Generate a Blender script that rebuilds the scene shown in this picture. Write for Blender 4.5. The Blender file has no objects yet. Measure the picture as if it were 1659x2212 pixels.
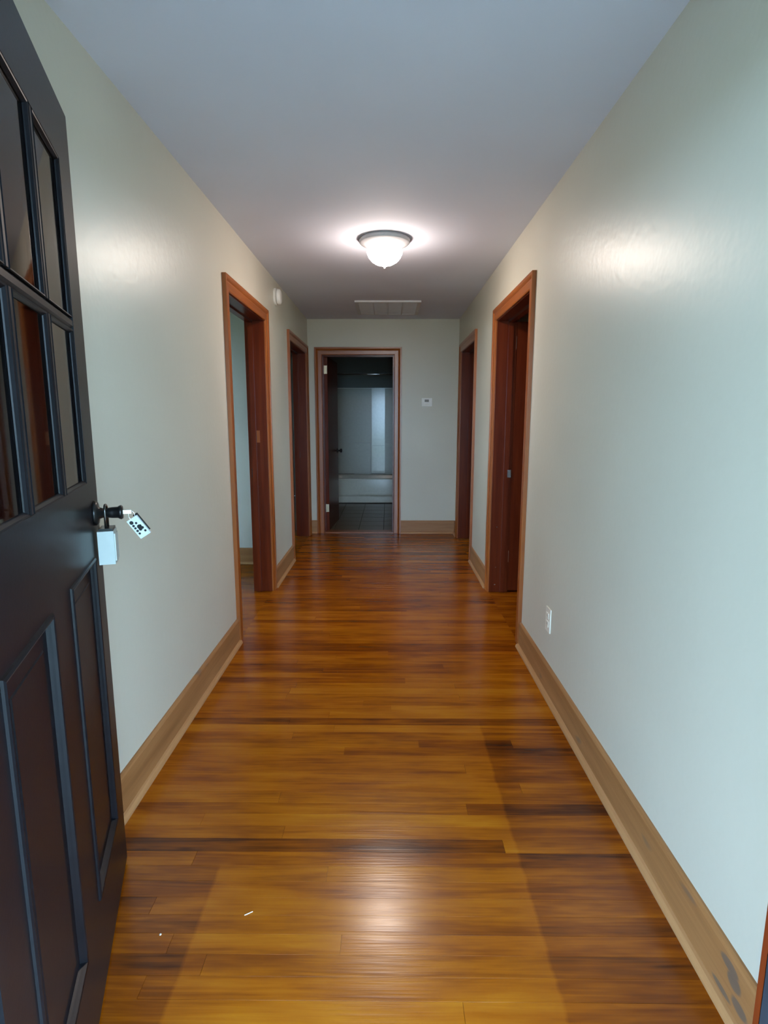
import bpy, bmesh, math, random
from mathutils import Vector, Matrix

random.seed(7)
scene = bpy.context.scene
COL = scene.collection

# ------------------------------------------------------------------ camera
F_PX, PITCH, YAW, ROLL, CAM_H = 1219.1, 0.16543, -0.00708, 0.00101, 1.3507
fw = Vector((math.sin(YAW) * math.cos(PITCH), math.cos(YAW) * math.cos(PITCH), -math.sin(PITCH)))
rt = Vector((math.cos(YAW), -math.sin(YAW), 0))
up = rt.cross(fw)
rt, up = rt * math.cos(ROLL) + up * math.sin(ROLL), up * math.cos(ROLL) - rt * math.sin(ROLL)
cd = bpy.data.cameras.new('camera')
cd.sensor_fit = 'HORIZONTAL'
cd.sensor_width = 36.0
cd.lens = F_PX / 1659.0 * 36.0
cd.clip_start = 0.02
cam = bpy.data.objects.new('camera', cd)
COL.objects.link(cam)
m = Matrix((rt, up, -fw)).transposed().to_4x4()
m.translation = (0, 0, CAM_H)
cam.matrix_world = m
scene.camera = cam

# ------------------------------------------------------------------ world, exposure
world = bpy.data.worlds.new('overcast_sky')
scene.world = world
world.use_nodes = True
bg = world.node_tree.nodes['Background']
bg.inputs['Color'].default_value = (0.47, 0.73, 1.0, 1)
bg.inputs['Strength'].default_value = 25.0
LAMP_STRENGTH = 200.0
scene.view_settings.view_transform = 'Standard'
scene.view_settings.look = 'None'
scene.view_settings.gamma = 1.0
scene.view_settings.exposure = 0.0
scene.view_settings.use_curve_mapping = False
scene.cycles.use_denoising = True
scene.cycles.max_bounces = 6
scene.cycles.diffuse_bounces = 4
scene.cycles.glossy_bounces = 3
scene.cycles.transparent_max_bounces = 8
scene.cycles.use_adaptive_sampling = True
scene.cycles.adaptive_threshold = 0.05
scene.cycles.use_light_tree = False
scene.cycles.caustics_reflective = False
scene.cycles.sample_clamp_indirect = 6.0

# ------------------------------------------------------------------ dimensions (metres)
XL, XR, YF, H = -0.912, 0.796, 6.576, 2.44      # hall: left wall, right wall, end wall, ceiling
Y0 = 0.60                                        # hall face of the front wall
T = 0.14                                         # wall thickness
DOOR_H = 2.045                                   # clear height of the inside doorways

# ------------------------------------------------------------------ material helpers
def new_mat(name):
    mt = bpy.data.materials.new(name)
    mt.use_nodes = True
    nt = mt.node_tree
    return mt, nt, nt.nodes['Principled BSDF']

def N(nt, kind, **kw):
    n = nt.nodes.new(kind)
    for k, v in kw.items():
        if k.startswith('i_'):
            n.inputs[k[2:].replace('_', ' ')].default_value = v
        else:
            setattr(n, k, v)
    return n

def math_n(nt, op, a, b=None, clamp=False):
    n = nt.nodes.new('ShaderNodeMath')
    n.operation = op
    n.use_clamp = clamp
    for i, v in enumerate((a, b)):
        if v is None:
            continue
        if isinstance(v, (int, float)):
            n.inputs[i].default_value = v
        else:
            nt.links.new(v, n.inputs[i])
    return n.outputs[0]

def ramp(nt, fac, stops):
    r = nt.nodes.new('ShaderNodeValToRGB')
    el = r.color_ramp.elements
    while len(el) < len(stops):
        el.new(0.5)
    for e, (p, c) in zip(el, stops):
        e.position = p
        e.color = (*c, 1)
    nt.links.new(fac, r.inputs[0])
    return r.outputs[0]

def coords(nt, scale, offset_socket=None):
    g = nt.nodes.new('ShaderNodeNewGeometry')
    mp = nt.nodes.new('ShaderNodeMapping')
    mp.inputs['Scale'].default_value = scale
    src = g.outputs['Position']
    if offset_socket is not None:
        ad = nt.nodes.new('ShaderNodeVectorMath')
        ad.operation = 'ADD'
        nt.links.new(src, ad.inputs[0])
        nt.links.new(offset_socket, ad.inputs[1])
        src = ad.outputs[0]
    nt.links.new(src, mp.inputs['Vector'])
    return mp.outputs[0], g.outputs['Position']

def noise(nt, vec, scale, detail=4, rough=0.55, dist=0.0):
    n = nt.nodes.new('ShaderNodeTexNoise')
    n.inputs['Scale'].default_value = scale
    n.inputs['Detail'].default_value = detail
    n.inputs['Roughness'].default_value = rough
    n.inputs['Distortion'].default_value = dist
    nt.links.new(vec, n.inputs['Vector'])
    return n.outputs['Fac']

def bump(nt, bsdf, height, strength, distance):
    b = nt.nodes.new('ShaderNodeBump')
    b.inputs['Strength'].default_value = strength
    b.inputs['Distance'].default_value = distance
    nt.links.new(height, b.inputs['Height'])
    nt.links.new(b.outputs[0], bsdf.inputs['Normal'])

def plain(name, col, rough=0.5, metal=0.0, spec=0.5, var=0.04, bump_s=0.0):
    mt, nt, b = new_mat(name)
    v, _ = coords(nt, (1, 1, 1))
    f = noise(nt, v, 25)
    lo = tuple(c * (1 - var) for c in col)
    hi = tuple(min(1, c * (1 + var)) for c in col)
    nt.links.new(ramp(nt, f, [(0.3, lo), (0.7, hi)]), b.inputs['Base Color'])
    b.inputs['Roughness'].default_value = rough
    b.inputs['Metallic'].default_value = metal
    b.inputs['Specular IOR Level'].default_value = spec
    if bump_s:
        bump(nt, b, noise(nt, v, 90, 3), bump_s, 0.002)
    return mt

def paint(name, col, rough, spec, bscale=70, bstr=0.12):
    """roller-applied wall paint: faint mottling and orange-peel relief"""
    mt, nt, b = new_mat(name)
    v, _ = coords(nt, (1, 1, 1))
    f = noise(nt, v, 1.6, 1)
    lo = tuple(c * 0.965 for c in col)
    hi = tuple(c * 1.03 for c in col)
    nt.links.new(ramp(nt, f, [(0.3, lo), (0.7, hi)]), b.inputs['Base Color'])
    b.inputs['Roughness'].default_value = rough
    b.inputs['Specular IOR Level'].default_value = spec
    if bstr:
        bump(nt, b, noise(nt, v, bscale * 0.5, 1, 0.65), bstr, 0.004)
    return mt

def wood(name, stops, axis, rough=0.35, spec=0.5, fine=1.0, marks=0.0):
    """stained wood with grain along one axis"""
    mt, nt, b = new_mat(name)
    sc = [22.0 * fine] * 3
    sc[axis] = 1.1
    oi = nt.nodes.new('ShaderNodeObjectInfo')
    cx = nt.nodes.new('ShaderNodeCombineXYZ')
    for i in range(3):
        nt.links.new(math_n(nt, 'MULTIPLY', oi.outputs['Random'], 5.0 + i), cx.inputs[i])
    v, pos = coords(nt, sc, cx.outputs[0])
    f = noise(nt, v, 1.0, 6, 0.6, 0.6)
    v2, _ = coords(nt, [s * 4.5 for s in sc], cx.outputs[0])
    f2 = noise(nt, v2, 1.0, 3, 0.6)
    fac = math_n(nt, 'ADD', math_n(nt, 'MULTIPLY', f, 0.75), math_n(nt, 'MULTIPLY', f2, 0.25))
    col = ramp(nt, fac, stops)
    if marks:
        # dark water stains and knots, sparse, elongated with the grain
        s3 = [14.0] * 3
        s3[axis] = 5.0
        v3, _ = coords(nt, s3)
        k = noise(nt, v3, 1.0, 1, 0.3)
        kf = math_n(nt, 'MULTIPLY', math_n(nt, 'SUBTRACT', k, 0.70), 14.0, True)
        sx = nt.nodes.new('ShaderNodeSeparateXYZ')
        nt.links.new(pos, sx.inputs[0])
        for yc, zc, ry, rz_ in ((1.105, 0.118, 0.040, 0.016), (1.085, 0.095, 0.030, 0.022), (1.125, 0.035, 0.045, 0.010), (1.06, 0.055, 0.035, 0.018)):
            dy = math_n(nt, 'POWER', math_n(nt, 'MULTIPLY', math_n(nt, 'SUBTRACT', sx.outputs[1], yc), 1 / ry), 2.0)
            dz = math_n(nt, 'POWER', math_n(nt, 'MULTIPLY', math_n(nt, 'SUBTRACT', sx.outputs[2], zc), 1 / rz_), 2.0)
            ed_ = math_n(nt, 'ADD', math_n(nt, 'ADD', dy, dz), math_n(nt, 'MULTIPLY', f, 0.9))
            st_ = math_n(nt, 'MULTIPLY', math_n(nt, 'SUBTRACT', 1.35, ed_), 2.5, True)
            st_ = math_n(nt, 'MULTIPLY', st_, math_n(nt, 'GREATER_THAN', sx.outputs[0], 0.0))
            kf = math_n(nt, 'MAXIMUM', kf, st_)
        mx = nt.nodes.new('ShaderNodeMix')
        mx.data_type = 'RGBA'
        nt.links.new(math_n(nt, 'MULTIPLY', kf, marks), mx.inputs['Factor'])
        nt.links.new(col, mx.inputs['A'])
        mx.inputs['B'].default_value = (0.10, 0.085, 0.075, 1)
        col = mx.outputs['Result']
    nt.links.new(col, b.inputs['Base Color'])
    b.inputs['Roughness'].default_value = rough
    b.inputs['Specular IOR Level'].default_value = spec
    bump(nt, b, f2, 0.15, 0.0015)
    return mt

def floor_material():
    """varnished strip floor; each plank's own tone comes from its object colour"""
    mt, nt, b = new_mat('varnished_floorboards')
    oi = nt.nodes.new('ShaderNodeObjectInfo')
    sep = nt.nodes.new('ShaderNodeSeparateColor')
    nt.links.new(oi.outputs['Color'], sep.inputs[0])
    tone, red, rnd = sep.outputs[0], sep.outputs[1], sep.outputs[2]
    cx = nt.nodes.new('ShaderNodeCombineXYZ')
    for i in range(3):
        nt.links.new(math_n(nt, 'MULTIPLY', rnd, 7.0 + 3 * i), cx.inputs[i])
    v, pos = coords(nt, (2.0, 30, 1), cx.outputs[0])
    g1 = noise(nt, v, 1.0, 3, 0.6, 0.8)
    v2, _ = coords(nt, (5, 150, 1), cx.outputs[0])
    g2 = noise(nt, v2, 1.0, 1, 0.6)
    v3, _ = coords(nt, (2.6, 11.0, 1))
    g3 = noise(nt, v3, 1.0, 3, 0.6)
    sp = nt.nodes.new('ShaderNodeSeparateXYZ')
    nt.links.new(pos, sp.inputs[0])
    x, y = sp.outputs[0], sp.outputs[1]
    # where a runner lay for years the varnish stayed lighter; outside its edges it aged darker
    wob = math_n(nt, 'MULTIPLY', math_n(nt, 'SUBTRACT', g3, 0.5), 0.02)
    xs = math_n(nt, 'ADD', x, wob)
    rside = math_n(nt, 'MULTIPLY', math_n(nt, 'MULTIPLY', math_n(nt, 'SUBTRACT', xs, 0.405), 90.0, True),
                   math_n(nt, 'MULTIPLY', math_n(nt, 'SUBTRACT', 2.37, y), 12.0, True))
    lside = math_n(nt, 'MULTIPLY', math_n(nt, 'MULTIPLY', math_n(nt, 'SUBTRACT', -0.505, xs), 90.0, True),
                   math_n(nt, 'MULTIPLY', math_n(nt, 'SUBTRACT', 1.525, y), 40.0, True))
    edge = math_n(nt, 'MAXIMUM', rside, lside)
    fac = math_n(nt, 'ADD', tone, math_n(nt, 'MULTIPLY', math_n(nt, 'SUBTRACT', g1, 0.5), 0.85))
    fac = math_n(nt, 'ADD', fac, math_n(nt, 'MULTIPLY', math_n(nt, 'SUBTRACT', g2, 0.5), 0.30))
    fac = math_n(nt, 'ADD', fac, math_n(nt, 'MULTIPLY', math_n(nt, 'SUBTRACT', g3, 0.5), 0.95))
    fac = math_n(nt, 'ADD', fac, math_n(nt, 'MULTIPLY', edge, 0.25), True)
    colA = ramp(nt, fac, [(0.0, (0.41, 0.138, 0.005)), (0.35, (0.325, 0.090, 0.0015)),
                          (0.65, (0.20, 0.046, 0.001)), (1.0, (0.06, 0.012, 0.001))])
    colB = ramp(nt, fac, [(0.0, (0.39, 0.118, 0.008)), (0.35, (0.285, 0.068, 0.002)),
                          (0.65, (0.17, 0.032, 0.001)), (1.0, (0.05, 0.009, 0.001))])
    mx = nt.nodes.new('ShaderNodeMix')
    mx.data_type = 'RGBA'
    nt.links.new(red, mx.inputs['Factor'])
    nt.links.new(colA, mx.inputs['A'])
    nt.links.new(colB, mx.inputs['B'])
    nt.links.new(mx.outputs['Result'], b.inputs['Base Color'])
    rr = math_n(nt, 'ADD', 0.15, math_n(nt, 'MULTIPLY', g3, 0.16))
    nt.links.new(rr, b.inputs['Roughness'])
    b.inputs['Specular IOR Level'].default_value = 0.32
    hgt = math_n(nt, 'ADD', math_n(nt, 'MULTIPLY', g1, 0.6), math_n(nt, 'MULTIPLY', g2, 0.4))
    bump(nt, b, hgt, 0.32, 0.0015)
    return mt

M_WALL = paint('sage_grey_wall_paint', (0.575, 0.542, 0.45), 0.37, 0.38, 60, 0.18)
M_ROOM = paint('pale_blue_room_paint', (0.62, 0.58, 0.51), 0.6, 0.3)
M_CEIL = paint('flat_ceiling_paint', (0.70, 0.72, 0.82), 0.85, 0.25, 160, 0.0)
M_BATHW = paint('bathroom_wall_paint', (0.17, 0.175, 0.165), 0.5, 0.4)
M_FLOOR = floor_material()
BASE_ST = [(0.25, (0.21, 0.090, 0.030)), (0.5, (0.32, 0.145, 0.052)), (0.75, (0.40, 0.20, 0.082))]
M_BASE_Y = wood('oak_baseboard_along_hall', BASE_ST, 1, 0.45, 0.4, marks=0.75)
M_BASE_X = wood('oak_baseboard_across', BASE_ST, 0, 0.45, 0.4)
SHOE_ST = [(0.25, (0.36, 0.17, 0.065)), (0.75, (0.47, 0.25, 0.11))]
M_SHOE_Y = wood('oak_shoe_along_hall', SHOE_ST, 1, 0.4, 0.4)
M_SHOE_X = wood('oak_shoe_across', SHOE_ST, 0, 0.4, 0.4)
CAS_ST = [(0.25, (0.17, 0.042, 0.008)), (0.5, (0.28, 0.075, 0.012)), (0.75, (0.38, 0.115, 0.020))]
M_CAS_X = wood('red_brown_casing_across', CAS_ST, 0, 0.3, 0.5)
M_CAS_Y = wood('red_brown_casing_along', CAS_ST, 1, 0.3, 0.5)
M_CAS_Z = wood('red_brown_casing_upright', CAS_ST, 2, 0.3, 0.5)
JAMB_ST = [(0.25, (0.060, 0.0085, 0.0025)), (0.5, (0.10, 0.015, 0.004)), (0.75, (0.14, 0.024, 0.006))]
M_JAMB_Z = wood('dark_red_jamb_upright', JAMB_ST, 2, 0.26, 0.28)
M_JAMB_X = wood('dark_red_jamb_across', JAMB_ST, 0, 0.26, 0.28)
M_JAMB_Y = wood('dark_red_jamb_along', JAMB_ST, 1, 0.26, 0.28)
M_SLIVER = plain('lit_room_sliver_paint', (0.62, 0.45, 0.31), 0.5)  # pale colour standing in for light from the room beyond
M_BLACK = plain('black_door_paint', (0.006, 0.006, 0.008), 0.32, 0, 0.15, 0.15, 0.05)
M_BLUEBLACK = plain('blue_black_frame_paint', (0.010, 0.020, 0.030), 0.4, 0, 0.5, 0.15, 0.05)
M_DKMETAL = plain('dark_bronze_metal', (0.02, 0.02, 0.02), 0.28, 0.6, 0.5)
M_WHITE = plain('white_plastic', (0.78, 0.76, 0.72), 0.4)
M_IVORY = plain('ivory_plastic', (0.74, 0.70, 0.60), 0.4)
M_GREYP = plain('grey_plastic', (0.20, 0.19, 0.17), 0.5)
M_WMETAL = plain('white_enamel_metal', (0.50, 0.50, 0.52), 0.35)
M_VENT = plain('vent_painted_metal', (0.62, 0.60, 0.61), 0.45)
M_VOID = plain('dark_duct', (0.45, 0.44, 0.44), 0.9)
M_BOX = plain('pale_lockbox_shell', (0.40, 0.44, 0.42), 0.38, 0, 0.5, 0.03)
M_SILVER = plain('silver_metal', (0.75, 0.74, 0.72), 0.22, 0.9)
M_BRASS = plain('pale_brass', (0.80, 0.70, 0.50), 0.3, 0.7)
M_STEEL = plain('shackle_steel', (0.10, 0.095, 0.09), 0.25, 0.9)
M_TAGBLACK = plain('black_print', (0.008, 0.012, 0.014), 0.5)
M_TAG = plain('white_tag', (0.60, 0.64, 0.65), 0.4)
M_TUB = plain('white_tub_enamel', (0.66, 0.63, 0.53), 0.15)
M_SURR = plain('tub_surround_plastic', (0.38, 0.345, 0.27), 0.28)
M_TILE = plain('brown_stone_tile', (0.15, 0.12, 0.08), 0.4, 0, 0.5, 0.12)
M_GROUT = plain('dark_grout', (0.05, 0.045, 0.035), 0.8)
M_SLAB = plain('porch_concrete', (0.50, 0.50, 0.49), 0.85, 0, 0.3, 0.08)
M_LAWN = plain('lawn_ground', (0.22, 0.25, 0.17), 0.95, 0, 0.2, 0.2)
M_SIDING = plain('outer_wall', (0.55, 0.55, 0.53), 0.7)
M_SPECK = plain('pale_wood_chip', (0.75, 0.66, 0.55), 0.5)

mt, nt, b = new_mat('lit_frosted_bowl')
b.inputs['Base Color'].default_value = (0.9, 0.9, 0.88, 1)
v, _ = coords(nt, (1, 1, 1))
nt.links.new(ramp(nt, noise(nt, v, 30), [(0.3, (1.0, 0.84, 0.74)), (0.7, (1.0, 0.87, 0.78))]), b.inputs['Emission Color'])
# the bulbs sit low in the bowl: its shoulder glows less than its belly
sz = nt.nodes.new('ShaderNodeSeparateXYZ')
g_ = nt.nodes.new('ShaderNodeNewGeometry')
nt.links.new(g_.outputs['Position'], sz.inputs[0])
low = math_n(nt, 'MULTIPLY', math_n(nt, 'SUBTRACT', H - 0.066, sz.outputs[2]), 1 / 0.075, True)
nt.links.new(math_n(nt, 'MULTIPLY', math_n(nt, 'ADD', 0.07, math_n(nt, 'MULTIPLY', low, 0.93)), LAMP_STRENGTH), b.inputs['Emission Strength'])
M_BOWL = mt

mt = bpy.data.materials.new('clear_window_glass')
mt.use_nodes = True
nt = mt.node_tree
nt.nodes.clear()
out = nt.nodes.new('ShaderNodeOutputMaterial')
mixs = nt.nodes.new('ShaderNodeMixShader')
fr = nt.nodes.new('ShaderNodeFresnel')
fr.inputs['IOR'].default_value = 1.5
tr = nt.nodes.new('ShaderNodeBsdfTransparent')
tr.inputs['Color'].default_value = (0.86, 0.88, 0.85, 1)
gl = nt.nodes.new('ShaderNodeBsdfGlossy')
gl.inputs['Roughness'].default_value = 0.03
nt.links.new(fr.outputs[0], mixs.inputs[0])
nt.links.new(tr.outputs[0], mixs.inputs[1])
nt.links.new(gl.outputs[0], mixs.inputs[2])
nt.links.new(mixs.outputs[0], out.inputs[0])
M_GLASS = mt

# ------------------------------------------------------------------ geometry helpers
def tag(o, label=None, cat=None, group=None, kind=None):
    if label: o['label'] = label
    if cat: o['category'] = cat
    if group: o['group'] = group
    if kind: o['kind'] = kind
    return o

def empty(name, loc=(0, 0, 0), rz=0.0):
    o = bpy.data.objects.new(name, None)
    o.empty_display_size = 0.05
    o.location = loc
    o.rotation_euler = (0, 0, rz)
    COL.objects.link(o)
    return o

def obj(name, bm, mat, parent=None, smooth=False, bevel=0.0, seg=2):
    if bevel:
        bmesh.ops.bevel(bm, geom=[e for e in bm.edges if e.is_manifold and e.calc_face_angle(0) > 0.6],
                        offset=bevel, segments=seg, affect='EDGES', profile=0.5)
    bmesh.ops.recalc_face_normals(bm, faces=bm.faces)
    me = bpy.data.meshes.new(name)
    bm.to_mesh(me)
    bm.free()
    if mat: me.materials.append(mat)
    if smooth:
        for p in me.polygons: p.use_smooth = True
    o = bpy.data.objects.new(name, me)
    COL.objects.link(o)
    if parent: o.parent = parent
    return o

def box(x0, x1, y0, y1, z0, z1, bm=None):
    bm = bm or bmesh.new()
    vs = [bm.verts.new((x, y, z)) for z in (z0, z1) for y in (y0, y1) for x in (x0, x1)]
    for f in ((0, 1, 3, 2), (4, 6, 7, 5), (0, 4, 5, 1), (2, 3, 7, 6), (0, 2, 6, 4), (1, 5, 7, 3)):
        bm.faces.new([vs[i] for i in f])
    return bm

def prism(rings, bm=None, closed_ends=True):
    """loft equal-length rings of points"""
    bm = bm or bmesh.new()
    vr = [[bm.verts.new(p) for p in r] for r in rings]
    n = len(vr[0])
    for a, c in zip(vr, vr[1:]):
        for i in range(n):
            bm.faces.new((a[i], a[(i + 1) % n], c[(i + 1) % n], c[i]))
    if closed_ends:
        bm.faces.new(vr[0][::-1])
        bm.faces.new(vr[-1])
    return bm

def lathe(profile, seg=40, axis='Z', centre=(0, 0, 0), bm=None):
    """revolve (radius, height) points; the ends close on the axis when radius is 0"""
    bm = bm or bmesh.new()
    def place(r, h, a):
        c, s = r * math.cos(a), r * math.sin(a)
        p = {'Z': (c, s, h), 'X': (h, c, s), 'Y': (c, h, s)}[axis]
        return Vector(p) + Vector(centre)
    prev = None
    for r, h in profile:
        if r < 1e-6:
            cur = [bm.verts.new(place(0, h, 0))]
        else:
            cur = [bm.verts.new(place(r, h, 2 * math.pi * i / seg)) for i in range(seg)]
        if prev is not None:
            if len(prev) == 1 and len(cur) > 1:
                for i in range(seg): bm.faces.new((prev[0], cur[i], cur[(i + 1) % seg]))
            elif len(cur) == 1 and len(prev) > 1:
                for i in range(seg): bm.faces.new((prev[i], prev[(i + 1) % seg], cur[0]))
            elif len(cur) > 1:
                for i in range(seg):
                    bm.faces.new((prev[i], prev[(i + 1) % seg], cur[(i + 1) % seg], cur[i]))
        prev = cur
    return bm

def tube(pts, r, seg=10, bm=None):
    pts = [Vector(p) for p in pts]
    rings = []
    ref = None
    for i, p in enumerate(pts):
        d = (pts[min(i + 1, len(pts) - 1)] - pts[max(i - 1, 0)]).normalized()
        if ref is None:
            ref = d.orthogonal().normalized()
        ref = (ref - d * ref.dot(d)).normalized()
        o = d.cross(ref)
        rings.append([p + (ref * math.cos(2 * math.pi * k / seg) + o * math.sin(2 * math.pi * k / seg)) * r for k in range(seg)])
    return prism(rings, bm)

def wall_mesh(us, zs, holes, place, thick):
    """one connected wall: grid of cells in (u, z) with the openings left out, extruded by thick"""
    bm = bmesh.new()
    cells = set()
    for i in range(len(us) - 1):
        for j in range(len(zs) - 1):
            uc, zc = (us[i] + us[i + 1]) / 2, (zs[j] + zs[j + 1]) / 2
            if not any(a < uc < c and e < zc < f for a, c, e, f in holes):
                cells.add((i, j))
    cache = {}
    def V(i, j, k):
        if (i, j, k) not in cache:
            cache[(i, j, k)] = bm.verts.new(place(us[i], zs[j], k * thick))
        return cache[(i, j, k)]
    for i, j in cells:
        bm.faces.new((V(i, j, 0), V(i + 1, j, 0), V(i + 1, j + 1, 0), V(i, j + 1, 0)))
        bm.faces.new((V(i, j, 1), V(i, j + 1, 1), V(i + 1, j + 1, 1), V(i + 1, j, 1)))
        for di, dj, a, c in ((-1, 0, (i, j), (i, j + 1)), (1, 0, (i + 1, j), (i + 1, j + 1)),
                             (0, -1, (i, j), (i + 1, j)), (0, 1, (i, j + 1), (i + 1, j + 1))):
            if (i + di, j + dj) not in cells:
                bm.faces.new((V(*a, 0), V(*c, 0), V(*c, 1), V(*a, 1)))
    return bm

def wall(name, u0, u1, holes, place, thick, mat, label, z1=H):
    us = sorted({u0, u1, *[h[0] for h in holes], *[h[1] for h in holes]})
    zs = sorted({0.0, z1, *[h[2] for h in holes], *[h[3] for h in holes]})
    us = [u for u in us if u0 <= u <= u1]
    o = obj(name, wall_mesh(us, zs, holes, place, thick), mat)
    return tag(o, label, 'wall', kind='structure')

# ------------------------------------------------------------------ the shell
R = 0.022                                         # rough opening clearance filled by the jambs
L1, L2 = (3.338, 4.285), (5.345, 6.385)           # doorways in the left wall (clear y range)
R1, R2 = (3.298, 4.285), (5.325, 6.29)            # doorways in the right wall
BD = (-0.746, 0.062)                              # bathroom doorway in the end wall (clear x range)
FD = (-0.505, 0.470)                              # front door opening (clear x range)
FD_H = 2.10

YB0, YB1 = Y0 - T, YF + T                          # outer face of front wall, bathroom face of end wall
wall('wall_left', Y0, YF + T, [(a - R, c + R, -1, DOOR_H + R) for a, c in (L1, L2)],
     lambda u, z, k: (XL - k, u, z), T, M_WALL, 'sage grey painted hall wall with the smoke detector')
wall('wall_right', Y0, YF + T, [(a - R, c + R, -1, DOOR_H + R) for a, c in (R1, R2)],
     lambda u, z, k: (XR + k, u, z), T, M_WALL, 'sage grey painted hall wall with the power outlet')
wall('wall_end', XL, XR, [(BD[0] - R, BD[1] + R, -1, DOOR_H + R)],
     lambda u, z, k: (u, YF + k, z), T, M_WALL, 'sage grey end wall with thermostat and bathroom doorway')
wall('wall_front', -4.3, 4.0, [(FD[0] - R, FD[1] + R, -1, FD_H + R)],
     lambda u, z, k: (u, Y0 - k, z), T, M_WALL, 'front wall around the entrance doorway')

tag(obj('ceiling', box(-4.3, 4.0, Y0 - T, 9.95, H, H + 0.12), M_CEIL), 'flat white painted ceiling', 'ceiling', kind='structure')
floor = tag(obj('floor', box(-4.3, 4.0, Y0 - T, 9.95, -0.30, -0.004), M_FLOOR), 'varnished orange-brown strip wood floor laid across the hall', 'floor', kind='structure')

# rooms seen through the doorways
WIN = (2.3, 4.3, 0.85, 2.05)
wall('wall_left_room_end', -4.3, XL - T, [], lambda u, z, k: (u, 5.135 + k, z), 0.10, M_ROOM, 'pale blue wall of the room through the nearer doorway')
WIN_ADDED = (6.3, 7.9, 0.85, 2.05)  # unseen windows added to brighten the far end of the hall
wall('wall_left_room_outer', Y0, 9.95, [WIN, WIN_ADDED], lambda u, z, k: (-4.16 - k, u, z), T, M_ROOM, 'outer wall of the side room with its window opening')
wall('wall_left_room_front', -4.3, XL - T, [], lambda u, z, k: (u, 1.7 - k, z), 0.10, M_ROOM, 'near wall of the pale blue side room')
wall('wall_right_room_outer', Y0, 9.95, [WIN_ADDED], lambda u, z, k: (3.86 + k, u, z), T, M_ROOM, 'outer wall of the side rooms beyond the power outlet wall')
wall('wall_right_room_end', XR + T, 3.86, [], lambda u, z, k: (u, 5.10 + k, z), 0.10, M_ROOM, 'end wall of the unlit side room')
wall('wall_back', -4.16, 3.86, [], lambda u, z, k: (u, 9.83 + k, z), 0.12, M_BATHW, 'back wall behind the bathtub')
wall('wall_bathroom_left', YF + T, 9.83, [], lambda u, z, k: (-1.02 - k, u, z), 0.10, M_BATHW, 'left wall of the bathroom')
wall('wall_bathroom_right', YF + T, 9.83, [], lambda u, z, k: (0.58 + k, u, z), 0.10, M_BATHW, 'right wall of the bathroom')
def window(n, x, y0, y1, label):
    w = empty('window_%d' % n, (x, 0, 0))
    tag(w, label, 'window', kind='structure')
    ym = (y0 + y1) / 2
    sp = [(y0 + 0.06, ym - 0.03), (ym + 0.03, y1 - 0.06)]
    zp = [(0.91, 1.42), (1.47, 1.99)]
    obj('frame', wall_mesh([y0, sp[0][0], sp[0][1], sp[1][0], sp[1][1], y1], [0.85, 0.91, 1.42, 1.47, 1.99, 2.05],
        [(*p, *q) for p in sp for q in zp], lambda u, z, k: (-k, u, z), 0.05), M_WHITE, w)
    for p in sp:
        for q in zp:
            obj('pane', box(-0.03, -0.024, *p, *q), M_GLASS, w)
window(1, -4.20, WIN[0], WIN[1], 'window lighting the pale blue side room')
window(2, -4.20, WIN_ADDED[0], WIN_ADDED[1], 'unseen window added to brighten the far hall, behind the doorway next to the bathroom')
window(3, 3.96, WIN_ADDED[0], WIN_ADDED[1], 'unseen window added to brighten the far hall, behind the doorway next to the thermostat')

# outside: porch and yard
tag(obj('porch_slab', box(-2.2, 2.2, -2.4, Y0 - T, -0.16, -0.04), M_SLAB, bevel=0.01), 'concrete porch slab outside the front door', 'porch', kind='structure')
tag(obj('sky_cutoff_roof', box(-2.6, 2.6, -2.2, Y0 - T - 0.001, 2.46, 2.60), M_SIDING), 'unseen flat roof added over the front step to cut the high sky', 'roof', kind='structure')  # added out of view to block high sky so daylight enters low
for x_ in (-2.1, 2.1):
    tag(obj('porch_post', box(x_ - 0.06, x_ + 0.06, -2.1, -1.98, -0.04, 2.46), M_SIDING, bevel=0.006), 'square post at the %s corner of the porch' % ('door hinge' if x_ < 0 else 'outlet wall'), 'post', kind='structure')
tag(obj('ground', box(-40, 40, -40, 40, -0.6, -0.32), M_LAWN), 'grassy yard around the house', 'ground', kind='structure')

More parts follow.
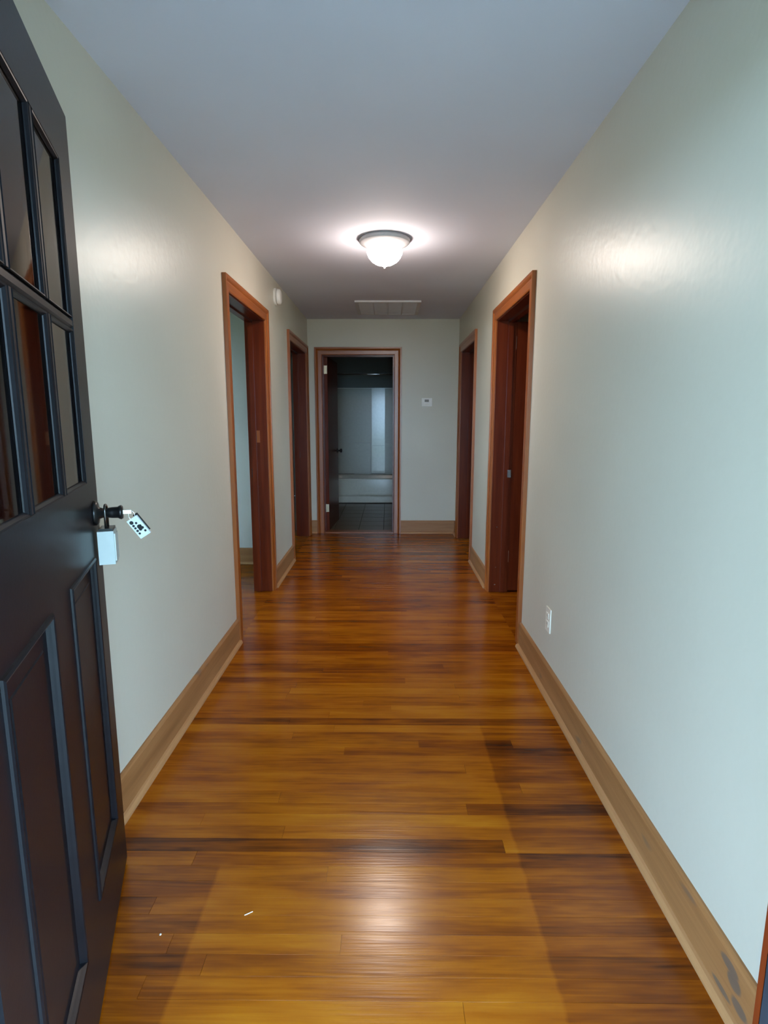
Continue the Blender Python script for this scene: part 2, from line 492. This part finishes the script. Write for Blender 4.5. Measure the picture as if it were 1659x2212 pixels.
# ------------------------------------------------------------------ floorboards
PW = 0.0575
def plank_mesh():
    bm = box(0, 1, 0, PW - 0.0004, -0.0035, 0.0)
    top = [e for e in bm.edges if all(abs(v.co.z) < 1e-6 for v in e.verts) and abs(e.verts[0].co.x - e.verts[1].co.x) > 0.5]
    bmesh.ops.bevel(bm, geom=top, offset=0.0003, segments=1, affect='EDGES')
    bmesh.ops.recalc_face_normals(bm, faces=bm.faces)
    me = bpy.data.meshes.new('plank')
    bm.to_mesh(me)
    bm.free()
    me.materials.append(M_FLOOR)
    return me
PM = plank_mesh()
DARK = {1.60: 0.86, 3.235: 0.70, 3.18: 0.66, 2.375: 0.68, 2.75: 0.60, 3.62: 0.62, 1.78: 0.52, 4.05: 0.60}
rows = int(round((YF - Y0) / PW))
for r in range(rows):
    y = Y0 + r * PW
    nj = random.choices((0, 1, 2), (0.25, 0.5, 0.25))[0]
    cuts = sorted(random.uniform(XL + 0.25, XR - 0.25) for _ in range(nj))
    if nj == 2 and cuts[1] - cuts[0] < 0.3: cuts = cuts[:1]
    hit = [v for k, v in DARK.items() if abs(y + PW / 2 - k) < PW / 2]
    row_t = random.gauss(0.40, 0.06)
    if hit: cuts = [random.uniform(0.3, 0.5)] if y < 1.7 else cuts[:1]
    ends = [XL] + cuts + [XR]
    for i, (a, c) in enumerate(zip(ends, ends[1:])):
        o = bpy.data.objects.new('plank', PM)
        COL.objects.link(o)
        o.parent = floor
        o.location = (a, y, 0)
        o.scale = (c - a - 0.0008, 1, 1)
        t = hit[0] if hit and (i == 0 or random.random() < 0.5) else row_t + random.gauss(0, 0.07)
        o.color = (max(0.05, min(1, t)), min(1, max(0, 0.15 + 0.10 * (y - 1.0) + random.uniform(-0.2, 0.3))), random.random(), 1)  # redness rises down the hall: the change in light put into plank colour
floor.color = (0.5, 0.4, 0.37, 1)

# ------------------------------------------------------------------ doorways: casing, jamb, stop
CW = 0.083
PROF = [(0.0, 0.0), (0.0, 0.011), (0.006, 0.015), (0.044, 0.016), (0.052, 0.014), (0.060, 0.020), (0.067, 0.023), (CW, 0.023), (CW, 0.0)]

def doorway(n, place, w, h, depth, label, mats, cas_mats, stop_v=(-0.082, -0.118), reveal=0.006, origin=(0, 0, 0), jamb_extra=0.0):
    """place(u, v, z): u along the opening, v out of the wall into the hall"""
    root = empty('trim_%d' % n, origin)
    tag(root, label, 'door frame', kind='structure')
    O = Vector(origin)
    P = lambda u, v, z: Vector(place(u, v, z)) - O
    def pbox(u0, u1, v0, v1, z0, z1):
        c = [P(u, v, z) for u in (u0, u1) for v in (v0, v1) for z in (z0, z1)]
        return box(min(p.x for p in c), max(p.x for p in c), min(p.y for p in c), max(p.y for p in c), min(p.z for p in c), max(p.z for p in c))
    r = reveal
    if cas_mats:
        left = [[P(-r - a, v, 0) for a, v in PROF], [P(-r - a, v, h + r + a) for a, v in PROF]]
        right = [[P(w + r + a, v, 0) for a, v in PROF], [P(w + r + a, v, h + r + a) for a, v in PROF]]
        head = [[P(-r - a, v, h + r + a) for a, v in PROF], [P(w + r + a, v, h + r + a) for a, v in PROF]]
        obj('side_casing', prism(left), cas_mats[0], root)
        obj('side_casing', prism(right), cas_mats[0], root)
        obj('head_casing', prism(head), cas_mats[1], root)
    d = depth + 0.002
    obj('side_jamb', pbox(-R, 0, -d, 0.001 + jamb_extra, 0, h), mats[0], root, bevel=0.002)
    obj('side_jamb', pbox(w, w + R, -d, 0.001 + jamb_extra, 0, h), mats[0], root, bevel=0.002)
    obj('head_jamb', pbox(-R, w + R, -d, 0.001 + jamb_extra, h, h + R), mats[1], root, bevel=0.002)
    a, c = stop_v
    obj('door_stop', pbox(0, 0.011, c, a, 0, h - 0.011), mats[0], root, bevel=0.003)
    obj('door_stop', pbox(w - 0.011, w, c, a, 0, h - 0.011), mats[0], root, bevel=0.003)
    obj('door_stop', pbox(0, w, c, a, h - 0.011, h), mats[1], root, bevel=0.003)
    return root, pbox

hall_j = (M_JAMB_Z, M_JAMB_Y)
hall_c = (M_CAS_Z, M_CAS_Y)
t1, b1 = doorway(1, lambda u, v, z: (XL + v, L1[0] + u, z), L1[1] - L1[0], DOOR_H, T, 'red-brown wood frame of the doorway into the pale blue room', hall_j, hall_c, origin=(XL, L1[0], 0))
t2, b2 = doorway(2, lambda u, v, z: (XL + v, L2[0] + u, z), L2[1] - L2[0], DOOR_H, T, 'red-brown wood frame of the dark doorway beside the bathroom, below the smoke detector wall', hall_j, hall_c, origin=(XL, L2[0], 0))
t3, b3 = doorway(3, lambda u, v, z: (XR - v, R1[0] + u, z), R1[1] - R1[0], DOOR_H, T, 'red-brown wood frame of the dark doorway nearest the power outlet', hall_j, hall_c, origin=(XR, R1[0], 0))
t4, b4 = doorway(4, lambda u, v, z: (XR - v, R2[0] + u, z), R2[1] - R2[0], DOOR_H, T, 'red-brown wood frame of the dark doorway beside the thermostat', hall_j, hall_c, origin=(XR, R2[0], 0))
t5, b5 = doorway(5, lambda u, v, z: (BD[0] + u, YF - v, z), BD[1] - BD[0], DOOR_H, T, 'red-brown wood frame of the bathroom doorway', (M_JAMB_Z, M_JAMB_X), (M_CAS_Z, M_CAS_X), stop_v=(-0.03, -0.065), origin=(BD[0], YF, 0))
t6, b6 = doorway(6, lambda u, v, z: (FD[0] + u, Y0 + v, z), FD[1] - FD[0], FD_H, T, 'front door frame, blue-black jamb with a red-brown inside casing', (M_BLUEBLACK, M_BLUEBLACK), (M_JAMB_Z, M_JAMB_X), stop_v=(-0.075, -0.135), reveal=0.0, origin=(FD[0], Y0, 0))
# strike plates on the far jambs, screw heads, a patched mortise, a pale strip painted as a sliver of the lit room
obj('strike_plate', b3(R1[1] - R1[0] - 0.0115, R1[1] - R1[0] - 0.010, -0.135, -0.108, 0.905, 0.962), M_SILVER, t3)['label'] = 'bright metal strike plate'
obj('strike_plate', b1(L1[1] - L1[0] - 0.002, L1[1] - L1[0] + 0.0005, -0.125, -0.095, 0.90, 0.97), M_DKMETAL, t1)
obj('wood_patch', b1(L1[1] - L1[0] - 0.0025, L1[1] - L1[0] + 0.0005, -0.078, -0.055, 1.165, 1.255), M_CAS_Z, t1)['label'] = 'lighter wood patch let into the jamb'
obj('strike_plate', b2(L2[1] - L2[0] - 0.002, L2[1] - L2[0] + 0.0005, -0.11, -0.08, 0.90, 0.97), M_DKMETAL, t2)
obj('lit_sliver_strip', b4(-0.005, 0.0005, 0.0, 0.0125, 0.0, 1.55), M_SLIVER, t4)['label'] = 'pale strip painted as a sliver of the lit room'
for z in (0.06, 0.20, 0.52):
    obj('screw_head', lathe([(0, 0), (0.004, 0), (0.004, -0.0015), (0, -0.0015)], 10, 'Y', (XR + 0.045 - XR, R1[1] - R1[0] + 0.0, z)), M_SILVER, t3)
# bathroom sill
obj('threshold', b5(0, BD[1] - BD[0], -T, 0.0, 0, 0.010), M_CAS_X, t5, bevel=0.004)
obj('threshold', b6(0, FD[1] - FD[0], -T, 0.0, 0, 0.008), M_CAS_X, t6, bevel=0.003)

# ------------------------------------------------------------------ baseboards with shoe moulding
HB = 0.152
BPROF = [(0, 0), (0.014, 0), (0.014, HB - 0.012), (0.011, HB - 0.005), (0.006, HB), (0, HB)]
SPROF = [(0.014, 0), (0.032, 0), (0.0315, 0.006), (0.028, 0.013), (0.022, 0.018), (0.014, 0.020)]
def baseboard(name, runs, place, mb, ms, label):
    root = empty(name, place(runs[0][0], 0, 0))
    tag(root, label, 'baseboard', kind='structure')
    O = root.location
    for a, c in runs:
        obj('board', prism([[Vector(place(u, d, z)) - O for d, z in BPROF] for u in (a, c)]), mb, root)
        obj('shoe_moulding', prism([[Vector(place(u, d, z)) - O for d, z in SPROF] for u in (a, c)]), ms, root)
e = CW + 0.006
baseboard('baseboard_left', [(Y0, L1[0] - e), (L1[1] + e, L2[0] - e)], lambda u, d, z: (XL + d, u, z), M_BASE_Y, M_SHOE_Y, 'oak baseboard along the smoke detector wall')
baseboard('baseboard_right', [(Y0, R1[0] - e), (R1[1] + e, R2[0] - e), (R2[1] + e, YF)], lambda u, d, z: (XR - d, u, z), M_BASE_Y, M_SHOE_Y, 'oak baseboard along the power outlet wall, stained near the front door')
baseboard('baseboard_end', [(XL, BD[0] - e), (BD[1] + e, XR)], lambda u, d, z: (u, YF - d, z), M_BASE_X, M_SHOE_X, 'short oak baseboard on the end wall')
baseboard('baseboard_side_room', [(-4.16, XL - T)], lambda u, d, z: (u, 5.135 - d, z), M_BASE_X, M_SHOE_X, 'oak baseboard of the pale blue room')

# ------------------------------------------------------------------ front door (hinged on the opening's left, swung past square)
HX, HY = -0.50, 0.615
FX, FY = -0.804, 1.54
DL = math.hypot(FX - HX, FY - HY)
door = empty('door_1', (HX, HY, 0), math.atan2(FY - HY, FX - HX))
tag(door, 'black panelled front door with six glass panes, standing open', 'door', kind='structure')
def dbox(t0, t1, v0, v1, z0, z1):
    return box(DL - t1, DL - t0, -v1, -v0, z0, z1)
TH = 0.045
Z0, ZP0, ZP1, ZG0, ZG1, ZT = 0.012, 0.235, 0.985, 1.185, 1.945, 2.088
TS, TM0, TM1 = 0.125, 0.402, 0.572
def dpart(name, *a, mat=M_BLACK, bevel=0.002, parent=door):
    return obj(name, dbox(*a), mat, parent, bevel=bevel)
dpart('stile', 0, TS, -TH, 0, Z0, ZT)
dpart('stile', DL - TS, DL, -TH, 0, Z0, ZT)
dpart('top_rail', TS, DL - TS, -TH, 0, ZG1, ZT)
dpart('lock_rail', TS, DL - TS, -TH, 0, ZP1, ZG0)
dpart('bottom_rail', TS, DL - TS, -TH, 0, Z0, ZP0)
dpart('mullion', TM0, TM1, -TH, 0, ZP0, ZP1)
def raised_panel(t0, t1):
    m_ = 0.045
    def ring(k, v): return [(DL - t0 - k, -v, ZP0 + k), (DL - t1 + k, -v, ZP0 + k), (DL - t1 + k, -v, ZP1 - k), (DL - t0 - k, -v, ZP1 - k)]
    return prism([ring(0, -TH + 0.008), ring(0, -0.009), ring(m_, -0.007), ring(m_ + 0.003, -0.005)])
def frame_moulding(t0, t1, z0, z1, prof):
    """mitred moulding round an opening; prof = (inwards from the edge, out from the face)"""
    def ring(k, v): return [(DL - t0 - k, -v, z0 + k), (DL - t1 + k, -v, z0 + k), (DL - t1 + k, -v, z1 - k), (DL - t0 - k, -v, z1 - k)]
    bm = bmesh.new()
    vr = [[bm.verts.new(p) for p in ring(k, v)] for k, v in prof]
    for a, c in zip(vr, vr[1:] + vr[:1]):
        for i in range(4):
            bm.faces.new((a[i], a[(i + 1) % 4], c[(i + 1) % 4], c[i]))
    return bm
BOL = [(-0.006, 0.0), (-0.005, 0.004), (-0.001, 0.0065), (0.003, 0.005), (0.005, 0.0), (0.007, -0.004), (0.009, -0.0085), (0.0, -0.009)]
for a, c in ((TS, TM0), (TM1, DL - TS)):
    p = obj('panel', raised_panel(a, c), M_BLACK, door)
    obj('panel_moulding', frame_moulding(a, c, ZP0, ZP1, BOL), M_BLACK, p)
# glazing: two muntins up, one across, six panes
mw = 0.030
tg = [TS, 0.345, 0.375, DL - 0.375, DL - 0.345, DL - TS]
zm = (ZG0 + ZG1) / 2 + 0.010
def muntin_v(t, z0, z1):
    h_ = mw / 2
    pr = [(-h_, -0.032), (-h_, -0.009), (-0.006, -0.001), (0.006, -0.001), (h_, -0.009), (h_, -0.032)]
    return prism([[(DL - t - a, -v, z) for a, v in pr] for z in (z0, z1)])
def muntin_h(z, t0, t1):
    h_ = mw / 2
    pr = [(-h_, -0.032), (-h_, -0.009), (-0.006, -0.001), (0.006, -0.001), (h_, -0.009), (h_, -0.032)]
    return prism([[(DL - t, -v, z + a) for a, v in pr] for t in (t0, t1)])
tc = [0.360, DL - 0.360]
obj('muntin', muntin_h(zm, TS, DL - TS), M_BLACK, door)
for t in tc:
    obj('muntin', muntin_v(t, ZG0, zm - mw / 2), M_BLACK, door)
    obj('muntin', muntin_v(t, zm + mw / 2, ZG1), M_BLACK, door)
GB = [(0.0, -0.001), (0.003, -0.002), (0.007, -0.007), (0.008, -0.0095), (0.0, -0.0095)]
tt = [TS] + tc + [DL - TS]
for i in range(3):
    t0 = tt[i] + (mw / 2 if i else 0)
    t1_ = tt[i + 1] - (mw / 2 if i < 2 else 0)
    for z0, z1 in ((ZG0, zm - mw / 2), (zm + mw / 2, ZG1)):
        pn = dpart('pane', t0, t1_, -0.014, -0.010, z0, z1, mat=M_GLASS, bevel=0)
        obj('glazing_bead', frame_moulding(t0, t1_, z0, z1, GB), M_BLACK, pn)
for z in (0.25, 1.05, 1.85):
    obj('hinge', lathe([(0, z - 0.05), (0.006, z - 0.05), (0.006, z + 0.05), (0, z + 0.05)], 12, 'Z', (-0.004, -0.004, 0)), M_DKMETAL, door)
# knob on the outside face: rose, neck, tapered knob
KT, KZ = 0.062, 1.098
kn = obj('door_knob', lathe([(0, 0.022), (0.010, 0.022), (0.010, 0.030), (0.0135, 0.034), (0.0150, 0.044), (0.0155, 0.058), (0.0185, 0.062), (0.0195, 0.066), (0.017, 0.070), (0, 0.071)], 28, 'Y', (0, 0, 0)), M_DKMETAL, door, smooth=True)
kn.location = (DL - KT, 0, KZ)
kn.rotation_euler = (math.pi, 0, 0)
ro = obj('rose', lathe([(0, 0), (0.033, 0), (0.033, 0.005), (0.029, 0.010), (0.016, 0.012), (0.012, 0.024), (0, 0.024)], 32, 'Y'), M_DKMETAL, kn, smooth=True)
dpart('latch_plate', -0.0015, 0.0005, -0.035, -0.010, KZ - 0.03, KZ + 0.03, mat=M_DKMETAL, bevel=0)

DM = Matrix.Translation((HX, HY, 0)) @ Matrix.Rotation(math.atan2(FY - HY, FX - HX), 4, 'Z')
def on_door(t, v, z):
    return DM @ Vector((DL - t, -v, z))

# lockbox hanging by its shackle from the knob
lb = empty('lockbox', on_door(KT, 0.028, 0.958), math.atan2(FY - HY, FX - HX))
tag(lb, 'pale lockbox hanging by a steel shackle from the black door knob', 'lockbox')
obj('body', box(-0.029, 0.029, -0.019, 0.021, 0.004, 0.094), M_BOX, lb, bevel=0.005, seg=3)
obj('face_plate', box(-0.023, 0.023, -0.022, -0.0185, 0.012, 0.086), M_BOX, lb, bevel=0.0015)
obj('top_cap', box(-0.027, 0.027, -0.017, 0.017, 0.0935, 0.101), M_DKMETAL, lb, bevel=0.002)
arc = [(-0.0165, 0, 0.098), (-0.0165, 0, 0.145)] + [(0.0165 * -math.cos(a), 0, 0.145 + 0.0165 * math.sin(a)) for a in [math.pi * k / 10 for k in range(1, 10)]] + [(0.0165, 0, 0.145), (0.0165, 0, 0.098)]
obj('shackle', tube(arc, 0.0036, 10), M_STEEL, lb, smooth=True)

# key in the knob with a ring and a printed tag
kt = empty('key_tag', on_door(KT, 0.071, KZ), math.atan2(FY - HY, FX - HX))
tag(kt, 'white key tag with black printed leaf marks hanging from the knob key', 'key tag')
obj('key', box(-0.0012, 0.0012, -0.020, 0.004, -0.005, 0.005), M_SILVER, kt, bevel=0.0008)
ring = [(0.0, -0.020 + 0.008 * math.sin(a), -0.010 + 0.011 * math.cos(a)) for a in [2 * math.pi * k / 20 for k in range(21)]]
obj('ring', tube(ring, 0.0010, 8), M_SILVER, kt, smooth=True)
tg_ = obj('tag', box(-0.0165, 0.0165, -0.003, 0.003, -0.060, 0.0), M_TAG, kt, bevel=0.0025, seg=3)
# hung askew: leans away from the door, printed face towards the hall
tm_ = Matrix(((0, 1, 0), (-0.83, 0, 0.55), (0.55, 0, 0.83))).to_4x4()   # columns: across, through, up the tag
tg_.matrix_local = Matrix.Translation((0.0, -0.020, -0.018)) @ tm_ @ Matrix.Rotation(math.radians(-14), 4, 'Z')
for i, (a, c, s) in enumerate(((-0.008, -0.010, 0.0040), (-0.009, -0.020, 0.0026), (-0.009, -0.028, 0.0024), (-0.009, -0.037, 0.0026), (-0.009, -0.046, 0.0024), (0.002, -0.017, 0.0024),
                               (0.003, -0.030, 0.0048), (0.001, -0.037, 0.0034), (0.008, -0.036, 0.0030), (0.007, -0.028, 0.0022), (0.009, -0.047, 0.0024))):
    sp_ = obj('printed_mark', lathe([(0, -0.0034), (s * 1.4, -0.0034), (s * 1.4, -0.0029), (0, -0.0029)], 10, 'Y', (a, 0, c)), M_TAGBLACK, tg_)
obj('cap', box(0.006, 0.0195, 0.0032, 0.0062, -0.052, 0.005), M_DKMETAL, tg_, bevel=0.0008)

# ------------------------------------------------------------------ bathroom door, standing open inside
bdr = empty('door_2', (-0.737, 6.664, 0), math.radians(86.5))
tag(bdr, 'dark red-brown bathroom door standing open inwards', 'door', kind='structure')
BW = 0.765
obj('slab', box(0, BW, -0.036, 0.0, 0.012, DOOR_H - 0.004), M_JAMB_Z, bdr, bevel=0.002)
for z in (0.285, 1.895):
    hg = obj('hinge', box(-0.0035, 0.0005, -0.034, -0.003, z - 0.046, z + 0.046), M_BRASS, bdr, bevel=0.0008)
    hg['label'] = 'pale brass hinge'
    obj('pin', lathe([(0, z - 0.05), (0.005, z - 0.05), (0.005, z + 0.05), (0, z + 0.05)], 12, 'Z', (-0.006, 0.002, 0)), M_BRASS, hg, smooth=True)
KB = obj('knob', lathe([(0, 0), (0.030, 0), (0.030, 0.004), (0.012, 0.010), (0.010, 0.030), (0.024, 0.040), (0.027, 0.052), (0.020, 0.062), (0, 0.065)], 24, 'Y', (0, 0, 0)), M_DKMETAL, bdr, smooth=True)
KB.location = (BW - 0.07, -0.036, 0.93)
KB.rotation_euler = (math.pi, 0, 0)

# door of the unlit side room, folded back against its jamb
sdr = empty('door_3', (XR + T + 0.004, R1[1] + 0.004, 0), math.radians(1.0))
tag(sdr, 'dark brown door standing open inside the doorway nearest the power outlet', 'door', kind='structure')
obj('slab', box(0, 0.80, 0, 0.036, 0.012, DOOR_H - 0.004), M_JAMB_Z, sdr, bevel=0.002)
for z in (0.285, 1.895):
    obj('hinge', box(-0.003, 0.0, 0.002, 0.034, z - 0.046, z + 0.046), M_BRASS, sdr)

# ------------------------------------------------------------------ bathroom: tiles, tub, surround, rod
bf = tag(obj('floor_bathroom', box(-1.02, 0.58, YF + T, 9.83, -0.0039, -0.0015), M_GROUT), 'brown stone tiled bathroom floor', 'floor', kind='structure')
tm = bpy.data.meshes.new('tile')
bm = box(0.003, 0.302, 0.003, 0.302, -0.0014, 0.001)
bmesh.ops.bevel(bm, geom=[e_ for e_ in bm.edges if all(v_.co.z > 0 for v_ in e_.verts)], offset=0.0015, segments=1, affect='EDGES')
bm.to_mesh(tm); bm.free(); tm.materials.append(M_TILE)
for i in range(5):
    for j in range(8):
        x = -0.968 + i * 0.305
        y = YF + T + j * 0.305
        if y + 0.30 > 9.10: continue
        o = bpy.data.objects.new('tile', tm)
        COL.objects.link(o); o.parent = bf; o.location = (x, y, 0)

tub = empty('bathtub', (-0.22, 9.0, 0))
tag(tub, 'white bathtub with a plain apron at the end of the bathroom', 'bathtub')
def rr(x0, x1, y0, y1, z, r, n=6):
    pts = []
    for cx, cy, a0 in ((x1 - r, y1 - r, 0), (x0 + r, y1 - r, 90), (x0 + r, y0 + r, 180), (x1 - r, y0 + r, 270)):
        for k in range(n + 1):
            a = math.radians(a0 + 90 * k / n)
            pts.append((cx + r * math.cos(a), cy + r * math.sin(a), z))
    return pts
tx0, tx1, ty0, ty1 = -0.795, 0.795, 0.0, 0.80
shell = prism([rr(tx0, tx1, ty0 + 0.012, ty1, 0.0, 0.02), rr(tx0, tx1, ty0 + 0.012, ty1, 0.10, 0.02), rr(tx0, tx1, ty0, ty1, 0.13, 0.02),
               rr(tx0, tx1, ty0, ty1, 0.375, 0.025), rr(tx0 + 0.006, tx1 - 0.006, ty0 + 0.006, ty1 - 0.006, 0.388, 0.03),
               rr(tx0 + 0.08, tx1 - 0.08, ty0 + 0.07, ty1 - 0.07, 0.388, 0.10), rr(tx0 + 0.095, tx1 - 0.095, ty0 + 0.085, ty1 - 0.085, 0.37, 0.11),
               rr(tx0 + 0.16, tx1 - 0.16, ty0 + 0.14, ty1 - 0.14, 0.08, 0.14)])
obj('shell', shell, M_TUB, tub, smooth=False)
obj('apron_moulding', box(tx0 + 0.05, tx1 - 0.05, ty0 - 0.006, ty0 + 0.004, 0.055 + 0.085, 0.165), M_TUB, tub, bevel=0.004, seg=3)

su = empty('tub_surround', (-0.22, 9.80, 0.39))
tag(su, 'grey moulded tub surround with a raised centre column and soap ledge', 'surround')
obj('back_panel', box(-0.795, 0.795, 0.0, 0.028, 0, 1.45), M_SURR, su, bevel=0.004)
cl = obj('centre_column', box(-0.06, 0.165, -0.045, 0.0, 0.02, 1.45), M_TUB, su, bevel=0.014, seg=4)
obj('soap_ledge', box(-0.05, 0.155, -0.095, -0.04, 0.475, 0.490), M_TUB, cl, bevel=0.006, seg=3)
obj('soap_ledge', box(-0.05, 0.155, -0.085, -0.04, 0.035, 0.050), M_TUB, cl, bevel=0.006, seg=3)
obj('lower_shelf', box(-0.36, -0.085, -0.10, 0.0, 0.0, 0.535), M_SURR, su, bevel=0.025, seg=4)
obj('lower_shelf', box(0.185, 0.50, -0.10, 0.0, 0.0, 0.535), M_SURR, su, bevel=0.025, seg=4)
obj('top_trim', box(-0.795, 0.795, -0.008, 0.028, 1.45, 1.462), M_TUB, su, bevel=0.003)

cr = empty('shower_rod', (-0.22, 9.02, 2.02))
tag(cr, 'thin metal shower curtain rod above the bathtub', 'curtain rod')
obj('rod', tube([(-0.80, 0, 0), (0.80, 0, 0)], 0.0125, 14), M_SILVER, cr, smooth=True)
for s in (-1, 1):
    obj('flange', lathe([(0, 0), (0.03, 0), (0.03, 0.01 * -s), (0.014, 0.02 * -s), (0, 0.02 * -s)], 20, 'X', (s * 0.80, 0, 0)), M_SILVER, cr, smooth=True)

# ------------------------------------------------------------------ ceiling light
cl_ = empty('ceiling_light', (-0.024, 3.715, H))
tag(cl_, 'lit white flush ceiling light with a frosted glass bowl', 'ceiling light')
obj('pan', lathe([(0, 0), (0.150, 0), (0.156, -0.006), (0.156, -0.022), (0.150, -0.028), (0.128, -0.036), (0.110, -0.046), (0.088, -0.052), (0, -0.050)], 56), M_WMETAL, cl_, smooth=True)
obj('bowl', lathe([(0.086, -0.050), (0.101, -0.056), (0.111, -0.068), (0.110, -0.084), (0.098, -0.110), (0.078, -0.132), (0.050, -0.148), (0.020, -0.156), (0, -0.157)], 56), M_BOWL, cl_, smooth=True)
obj('finial', lathe([(0, -0.154), (0.009, -0.156), (0.010, -0.162), (0.005, -0.167), (0.006, -0.172), (0, -0.176)], 16), M_WMETAL, cl_, smooth=True)

# ------------------------------------------------------------------ return-air vent in the ceiling
cv = empty('ceiling_vent', (-0.005, 5.90, H))
tag(cv, 'white louvred return-air vent set in the ceiling', 'vent')
vx, vy, vb = 0.315, 0.335, 0.035
obj('frame', wall_mesh([-vx, -vx + vb, vx - vb, vx], [-vy, -vy + vb, vy - vb, vy], [(-vx + vb, vx - vb, -vy + vb, vy - vb)],
    lambda u, z, k: (u, z, -k), 0.016), M_VENT, cv, bevel=0.002)
obj('duct', box(-vx + vb, vx - vb, -vy + vb, vy - vb, -0.002, -0.0008), M_VOID, cv)
ns = 19
for i in range(ns):
    yy = -vy + vb + (2 * vy - 2 * vb) * (i + 0.5) / ns
    pr = [(yy - 0.011, -0.0030), (yy - 0.012, -0.0040), (yy + 0.011, -0.0140), (yy + 0.012, -0.0130)]
    obj('louvre', prism([[(x, a, c) for a, c in pr] for x in (-vx + vb, vx - vb)]), M_VENT, cv)
for k in range(1, 4):
    xx = -vx + vb + (2 * vx - 2 * vb) * k / 4
    obj('rib', box(xx - 0.006, xx + 0.006, -vy + vb, vy - vb, -0.0165, -0.0140), M_VENT, cv)

# ------------------------------------------------------------------ small wall fittings
sd = empty('smoke_detector', (XL, 4.745, 2.306))
tag(sd, 'round white smoke detector high on the wall between two doorways', 'smoke detector')
obj('base_plate', lathe([(0, 0), (0.066, 0), (0.066, 0.014), (0.062, 0.017), (0, 0.017)], 40, 'X'), M_WHITE, sd, smooth=False)
obj('cover', lathe([(0, 0.020), (0.060, 0.020), (0.062, 0.024), (0.059, 0.042), (0.048, 0.050), (0.030, 0.053), (0, 0.054)], 40, 'X'), M_WHITE, sd, smooth=True)
obj('sensor_grille', lathe([(0, 0.016), (0.052, 0.016), (0.052, 0.021), (0, 0.021)], 40, 'X'), M_GREYP, sd)

th = empty('thermostat', (0.441, YF, 1.526))
tag(th, 'small white wall thermostat with a grey display on the end wall', 'thermostat')
obj('body', box(-0.058, 0.058, -0.026, 0.0, -0.046, 0.046), M_WHITE, th, bevel=0.005, seg=3)
obj('display', box(-0.026, 0.022, -0.0275, -0.024, 0.002, 0.030), M_GREYP, th, bevel=0.001)
for k in range(3):
    obj('button', box(-0.022 + k * 0.016, -0.011 + k * 0.016, -0.0285, -0.024, -0.027, -0.018), M_IVORY, th, bevel=0.001)

ol = empty('power_outlet', (XR, 2.668, 0.368))
tag(ol, 'ivory power outlet cover plate low on the wall', 'outlet')
obj('cover_plate', box(-0.006, 0.0, -0.037, 0.037, -0.060, 0.060), M_IVORY, ol, bevel=0.0025, seg=3)
for s in (-1, 1):
    rc = obj('receptacle', box(-0.0085, -0.004, -0.0165, 0.0165, s * 0.0205 - 0.014, s * 0.0205 + 0.014), M_IVORY, ol, bevel=0.004, seg=3)
    for q in (-1, 1):
        obj('slot', box(-0.0088, -0.0080, q * 0.0065 - 0.001, q * 0.0065 + 0.001, s * 0.0205 - 0.003, s * 0.0205 + 0.006), M_TAGBLACK, rc)
obj('screw', lathe([(0, 0), (0.003, 0), (0.003, -0.0068), (0, -0.0072)], 12, 'X'), M_SILVER, ol)

# ------------------------------------------------------------------ specks on the floor
ch = obj('wood_chip', tube([(0, 0, 0.0015), (0.010, 0.004, 0.003), (0.020, 0.012, 0.0015)], 0.0012, 6), M_SPECK)
ch.location = (-0.392, 1.345, 0)
tag(ch, 'thin pale curled chip lying on the floorboards near the front door', 'debris')
cr2 = obj('grit_crumb', lathe([(0, 0), (0.0030, 0.0006), (0.0024, 0.0024), (0, 0.003)], 8), M_SPECK)
cr2.location = (-0.60, 1.285, 0)
tag(cr2, 'tiny white crumb on the dark floorboards beside the black door', 'debris')
